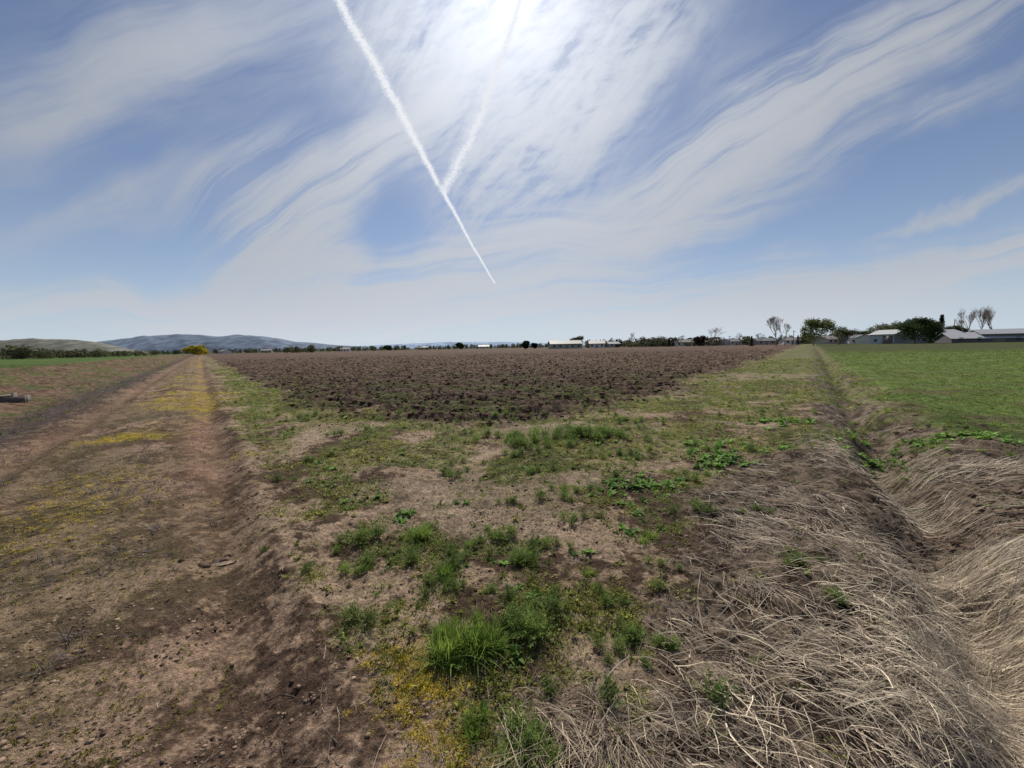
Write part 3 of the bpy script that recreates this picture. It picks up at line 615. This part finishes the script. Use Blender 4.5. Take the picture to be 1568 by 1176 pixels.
# ---------------------------------------------------------------- contrails
def contrail(name,pts,alpha,seed):
    ALT=2600.
    pts=np.array(pts,float);T=np.linspace(0,1,260);tt=np.linspace(0,1,len(pts))
    kk=np.hanning(25);kk/=kk.sum()
    sm=lambda v: np.convolve(np.pad(v,12,'reflect',reflect_type='odd'),kk,'valid')
    px=sm(np.interp(T,tt,pts[:,0]));py=sm(np.interp(T,tt,pts[:,1]));pw=sm(np.interp(T,tt,pts[:,2]))
    px=px+(fbm(T*34,T*0,1,3,seed)-.5)*7*np.minimum(1,pw/8)
    V=[];UV=[]
    for k in range(260):
        a=max(k-1,0);b=min(k+1,259);tx,ty=px[b]-px[a],py[b]-py[a];l=math.hypot(tx,ty);nx,ny=-ty/l,tx/l
        for j in range(5):
            o=(j-2)/2*pw[k]*1.2;d=ray(px[k]+nx*o,py[k]+ny*o);s=ALT/d.z;V.append((d.x*s,d.y*s,CAM_H+ALT));UV.append(((j-2)/2,T[k]*6,0))
    i=(np.arange(259)[:,None]*5+np.arange(4)[None]).ravel();F=np.stack([i,i+1,i+6,i+5],-1)
    m,nt,N,L=newmat(name+"_vapour_glow");out=N.new('ShaderNodeOutputMaterial')
    at=N.new('ShaderNodeAttribute');at.attribute_name='Col';sp=N.new('ShaderNodeSeparateXYZ');L.new(at.outputs['Vector'],sp.inputs[0])
    mp_=N.new('ShaderNodeMapping');mp_.inputs['Scale'].default_value=(1.6,16,1);mp_.inputs['Rotation'].default_value=(0,0,.25);L.new(at.outputs['Vector'],mp_.inputs[0])
    no=N.new('ShaderNodeTexNoise');no.inputs['Scale'].default_value=1.6;no.inputs['Detail'].default_value=5;no.inputs['Roughness'].default_value=.7;L.new(mp_.outputs[0],no.inputs[0])
    def mt(op,a,b=None,c=False):
        q=N.new('ShaderNodeMath');q.operation=op;q.use_clamp=c
        for ii,vv in enumerate((a,b)):
            if vv is None: continue
            if isinstance(vv,(int,float)): q.inputs[ii].default_value=vv
            else: L.new(vv,q.inputs[ii])
        return q.outputs[0]
    ab=mt('ABSOLUTE',sp.outputs[0]);e=mt('SUBTRACT',1.0,mt('POWER',ab,1.1))
    nn=mt('MULTIPLY',mt('SUBTRACT',no.outputs[0],.5),3.6)
    al=mt('MULTIPLY',mt('MULTIPLY',mt('ADD',e,nn),e,True),alpha*1.6,True)
    em=N.new('ShaderNodeEmission');em.inputs[0].default_value=(.93,.95,1,1);em.inputs[1].default_value=.9  # vapour glows by itself, standing in for sunlight scattered in the trail
    tr=N.new('ShaderNodeBsdfTransparent');mx=N.new('ShaderNodeMixShader');L.new(al,mx.inputs[0]);L.new(tr.outputs[0],mx.inputs[1]);L.new(em.outputs[0],mx.inputs[2]);L.new(mx.outputs[0],out.inputs[0])
    return build(name,np.array(V),F,m,np.array(UV))
contrail("contrail",[(505,-25,10),(530,20,10),(555,68,10),(582,112,10),(606,158,9),(630,203,8),(652,245,6.5),(674,285,5.5),(692,318,4),(712,356,3),(735,396,2.2),(758,434,1.6)],.95,5)
contrail("contrail",[(805,-22,9),(795,5,9),(785,40,10),(768,85,10),(752,130,10),(738,172,11),(722,208,13),(704,244,14),(690,272,12),(678,296,9)],.58,8)
# ---------------------------------------------------------------- sun + sky
EL=math.radians(43.3);AZ=math.radians(-.6)
S=Vector((math.sin(AZ)*math.cos(EL),math.cos(AZ)*math.cos(EL),math.sin(EL)))
sl=bpy.data.lights.new("sun",'SUN');sl.energy=5.0;sl.angle=math.radians(.5);sl.color=(1,.93,.82)
so=bpy.data.objects.new("sun",sl);scene.collection.objects.link(so);so.rotation_euler=(-S).to_track_quat('-Z','Y').to_euler();so.location=S*50
w=bpy.data.worlds.new("World");scene.world=w;w.use_nodes=True;nt=w.node_tree;N=nt.nodes;L=nt.links;N.clear()
try:
    w.cycles.sampling_method='MANUAL';w.cycles.sample_map_resolution=256
except Exception as ex: print(ex)
out=N.new('ShaderNodeOutputWorld');bg=N.new('ShaderNodeBackground');bg.inputs[1].default_value=.1;L.new(bg.outputs[0],out.inputs[0])
sky=N.new('ShaderNodeTexSky');sky.sky_type='NISHITA';sky.sun_disc=False;sky.sun_elevation=EL;sky.sun_rotation=AZ
sky.air_density=1;sky.dust_density=.3;sky.ozone_density=2
def M(op,a,b=None,c=None,clamp=False):
    q=N.new('ShaderNodeMath');q.operation=op;q.use_clamp=clamp
    for ii,vv in enumerate((a,b,c)):
        if vv is None: continue
        if isinstance(vv,(int,float)): q.inputs[ii].default_value=vv
        else: L.new(vv,q.inputs[ii])
    return q.outputs[0]
def VM(op,a,b=None,s=None):
    q=N.new('ShaderNodeVectorMath');q.operation=op
    for ii,vv in enumerate((a,b)):
        if vv is None: continue
        if isinstance(vv,tuple): q.inputs[ii].default_value=vv
        else: L.new(vv,q.inputs[ii])
    if s is not None:
        if isinstance(s,(int,float)): q.inputs['Scale'].default_value=s
        else: L.new(s,q.inputs['Scale'])
    return q
def MR(v,a,b,c,d,smooth=True):
    q=N.new('ShaderNodeMapRange');q.interpolation_type='SMOOTHSTEP' if smooth else 'LINEAR';L.new(v,q.inputs[0])
    for k_,vv in enumerate((a,b,c,d)): q.inputs[k_+1].default_value=vv
    return q.outputs[0]
def NOI(v,s,d=6,r=.55,dist=0):
    q=N.new('ShaderNodeTexNoise');q.noise_dimensions='2D';q.inputs['Scale'].default_value=s;q.inputs['Detail'].default_value=d;q.inputs['Roughness'].default_value=r;q.inputs['Distortion'].default_value=dist;L.new(v,q.inputs['Vector']);return q
def MAP(v,loc,rot,sc,typ='TEXTURE'):
    q=N.new('ShaderNodeMapping');q.vector_type=typ;q.inputs['Location'].default_value=loc;q.inputs['Rotation'].default_value=rot;q.inputs['Scale'].default_value=sc;L.new(v,q.inputs[0]);return q.outputs[0]
tc=N.new('ShaderNodeTexCoord');D=tc.outputs['Generated'];sp=N.new('ShaderNodeSeparateXYZ');L.new(D,sp.inputs[0])
ay=M('MAXIMUM',M('ABSOLUTE',sp.outputs[1]),.12)
a=M('DIVIDE',sp.outputs[0],ay);b=M('DIVIDE',sp.outputs[2],ay)
cb=N.new('ShaderNodeCombineXYZ');L.new(a,cb.inputs[0]);L.new(b,cb.inputs[1]);Q=cb.outputs[0]
nw=NOI(Q,2.2,2,.5);nws=VM('SUBTRACT',nw.outputs['Color'],(.5,.5,.5)).outputs[0]
nwb=NOI(Q,7,3,.55);nwbs=VM('SUBTRACT',nwb.outputs['Color'],(.5,.5,.5)).outputs[0]
QW=VM('ADD',VM('ADD',Q,VM('SCALE',nws,s=.16).outputs[0]).outputs[0],VM('SCALE',nwbs,s=.07).outputs[0]).outputs[0]
QS=VM('ADD',Q,VM('SCALE',nws,s=.13).outputs[0]).outputs[0]
def skyc(px,py):
    d=ray(px,py);return d.x/d.y,d.z/d.y
def blobs(items,kx,ky,gain):
    tot=None
    for (cx,cy,rx,ry,an,wt) in items:
        ca,cbv=skyc(cx,cy)
        g_=N.new('ShaderNodeTexGradient');g_.gradient_type='QUADRATIC_SPHERE'
        L.new(MAP(QW,(ca,cbv,0),(0,0,math.radians(an)),(rx*kx/600,ry*ky/600,1)),g_.inputs[0])
        v=M('MULTIPLY',g_.outputs['Fac'],wt*gain)
        tot=v if tot is None else M('ADD',tot,v)
    return tot
# cirrus bands grouped by the direction their fibres run: (cx,cy,half length,half width,angle,weight)
GR={ 'sun':(50,(1.6,7.0),[(820,60,280,150,20,.85),(890,150,250,75,52,.9),(770,270,170,65,58,.75),(650,110,110,110,60,.6)]),
 'left':(32,(.9,11.0),[(530,285,210,40,36,1.4),(410,385,130,44,30,1.3),(620,210,150,40,30,.8),(390,285,140,55,10,.8),(490,390,110,56,60,.9)]),
 'right':(27,(.8,11.0),[(1060,265,320,46,31,1.4),(1290,130,310,50,30,1.2),(1160,200,190,80,30,.45),(1450,50,240,50,25,.5),(1400,205,250,24,22,.55),(1480,318,140,9,17,.8)]),
 'low':(6,(.7,18.0),[(760,385,380,34,14,1.3),(1010,350,230,28,12,1.0),(480,425,170,32,4,1.1),(600,452,420,22,5,.9),(1350,425,380,30,8,1.2),(1500,385,180,20,12,.7),(900,440,600,28,2,.7),(250,468,380,22,2,.8),(700,490,900,30,1,1.0)]),
 'veil':(16,(.6,4.5),[(270,80,380,90,14,.45),(80,180,260,50,22,.42),(150,320,220,32,18,.42)])}
cloud=None
for gi,(gn,(fa,fs,items)) in enumerate(GR.items()):
    tot=blobs(items,1.5,2.0,1.75)
    QF=MAP(MAP(QS,(gi*3.1,0,0),(0,0,math.radians(-fa)),(1,1,1),'POINT'),(0,0,0),(0,0,0),(fs[0],fs[1],1),'POINT')
    nz=NOI(QF,1.5,7,.64,.12).outputs[0]
    if gn=='sun':
        rip=NOI(MAP(MAP(Q,(0,0,0),(0,0,math.radians(-20)),(1,1,1),'POINT'),(0,0,0),(0,0,0),(14,38,1),'POINT'),1,3,.6,.3).outputs[0]
        nz=M('ADD',M('MULTIPLY',nz,.76),M('MULTIPLY',rip,.24))
    c_=M('MULTIPLY',tot,MR(nz,.36,.64,.16,1.6,False))
    cloud=c_ if cloud is None else M('ADD',cloud,c_)
holes=blobs([(600,345,65,55,0,1.0),(250,400,150,32,12,.7),(1390,285,240,36,20,.7),(1030,150,60,100,-30,.6),(230,235,150,40,15,.6),(1100,400,140,16,10,.5)],1.5,1.8,1.3)
cloud=M('MULTIPLY',cloud,M('SUBTRACT',1,holes,clamp=True))
cloud=M('SUBTRACT',1,M('POWER',2.718,M('MULTIPLY',M('ADD',cloud,.09),-1.35)))
cloud=M('MULTIPLY',cloud,.96,clamp=True)
# brightness: cloud is brightest toward the sun (forward scattering) and in the haze of the horizon
dt=VM('DOT_PRODUCT',D,tuple(S)).outputs['Value'];dt=M('MAXIMUM',dt,0)
hz=M('POWER',2.718,M('MULTIPLY',M('MAXIMUM',sp.outputs[2],0),-7.5))
cb_=M('ADD',M('ADD',4.3,M('MULTIPLY',M('POWER',dt,6),3.4)),M('ADD',M('MULTIPLY',M('POWER',dt,40),2.4),M('MULTIPLY',hz,3.0)))
ccol=VM('SCALE',(0.89,.94,1.03),s=cb_)
skc=VM('MULTIPLY',sky.outputs[0],(.53,.59,.71)).outputs[0]
mh=N.new('ShaderNodeMix');mh.data_type='RGBA';L.new(M('MULTIPLY',hz,.9),mh.inputs[0]);L.new(skc,mh.inputs[6]);mh.inputs[7].default_value=(5.7,6.8,8.0,1)
mc=N.new('ShaderNodeMix');mc.data_type='RGBA';L.new(cloud,mc.inputs[0]);L.new(mh.outputs[2],mc.inputs[6]);L.new(ccol.outputs[0],mc.inputs[7])
gl=M('ADD',M('MULTIPLY',M('POWER',dt,180),4.5),M('MULTIPLY',M('POWER',dt,22),1.4))
ga=VM('ADD',mc.outputs[2],VM('SCALE',(1,1,1),s=gl).outputs[0])
L.new(ga.outputs[0],bg.inputs[0])
print("done",len(bpy.data.objects))
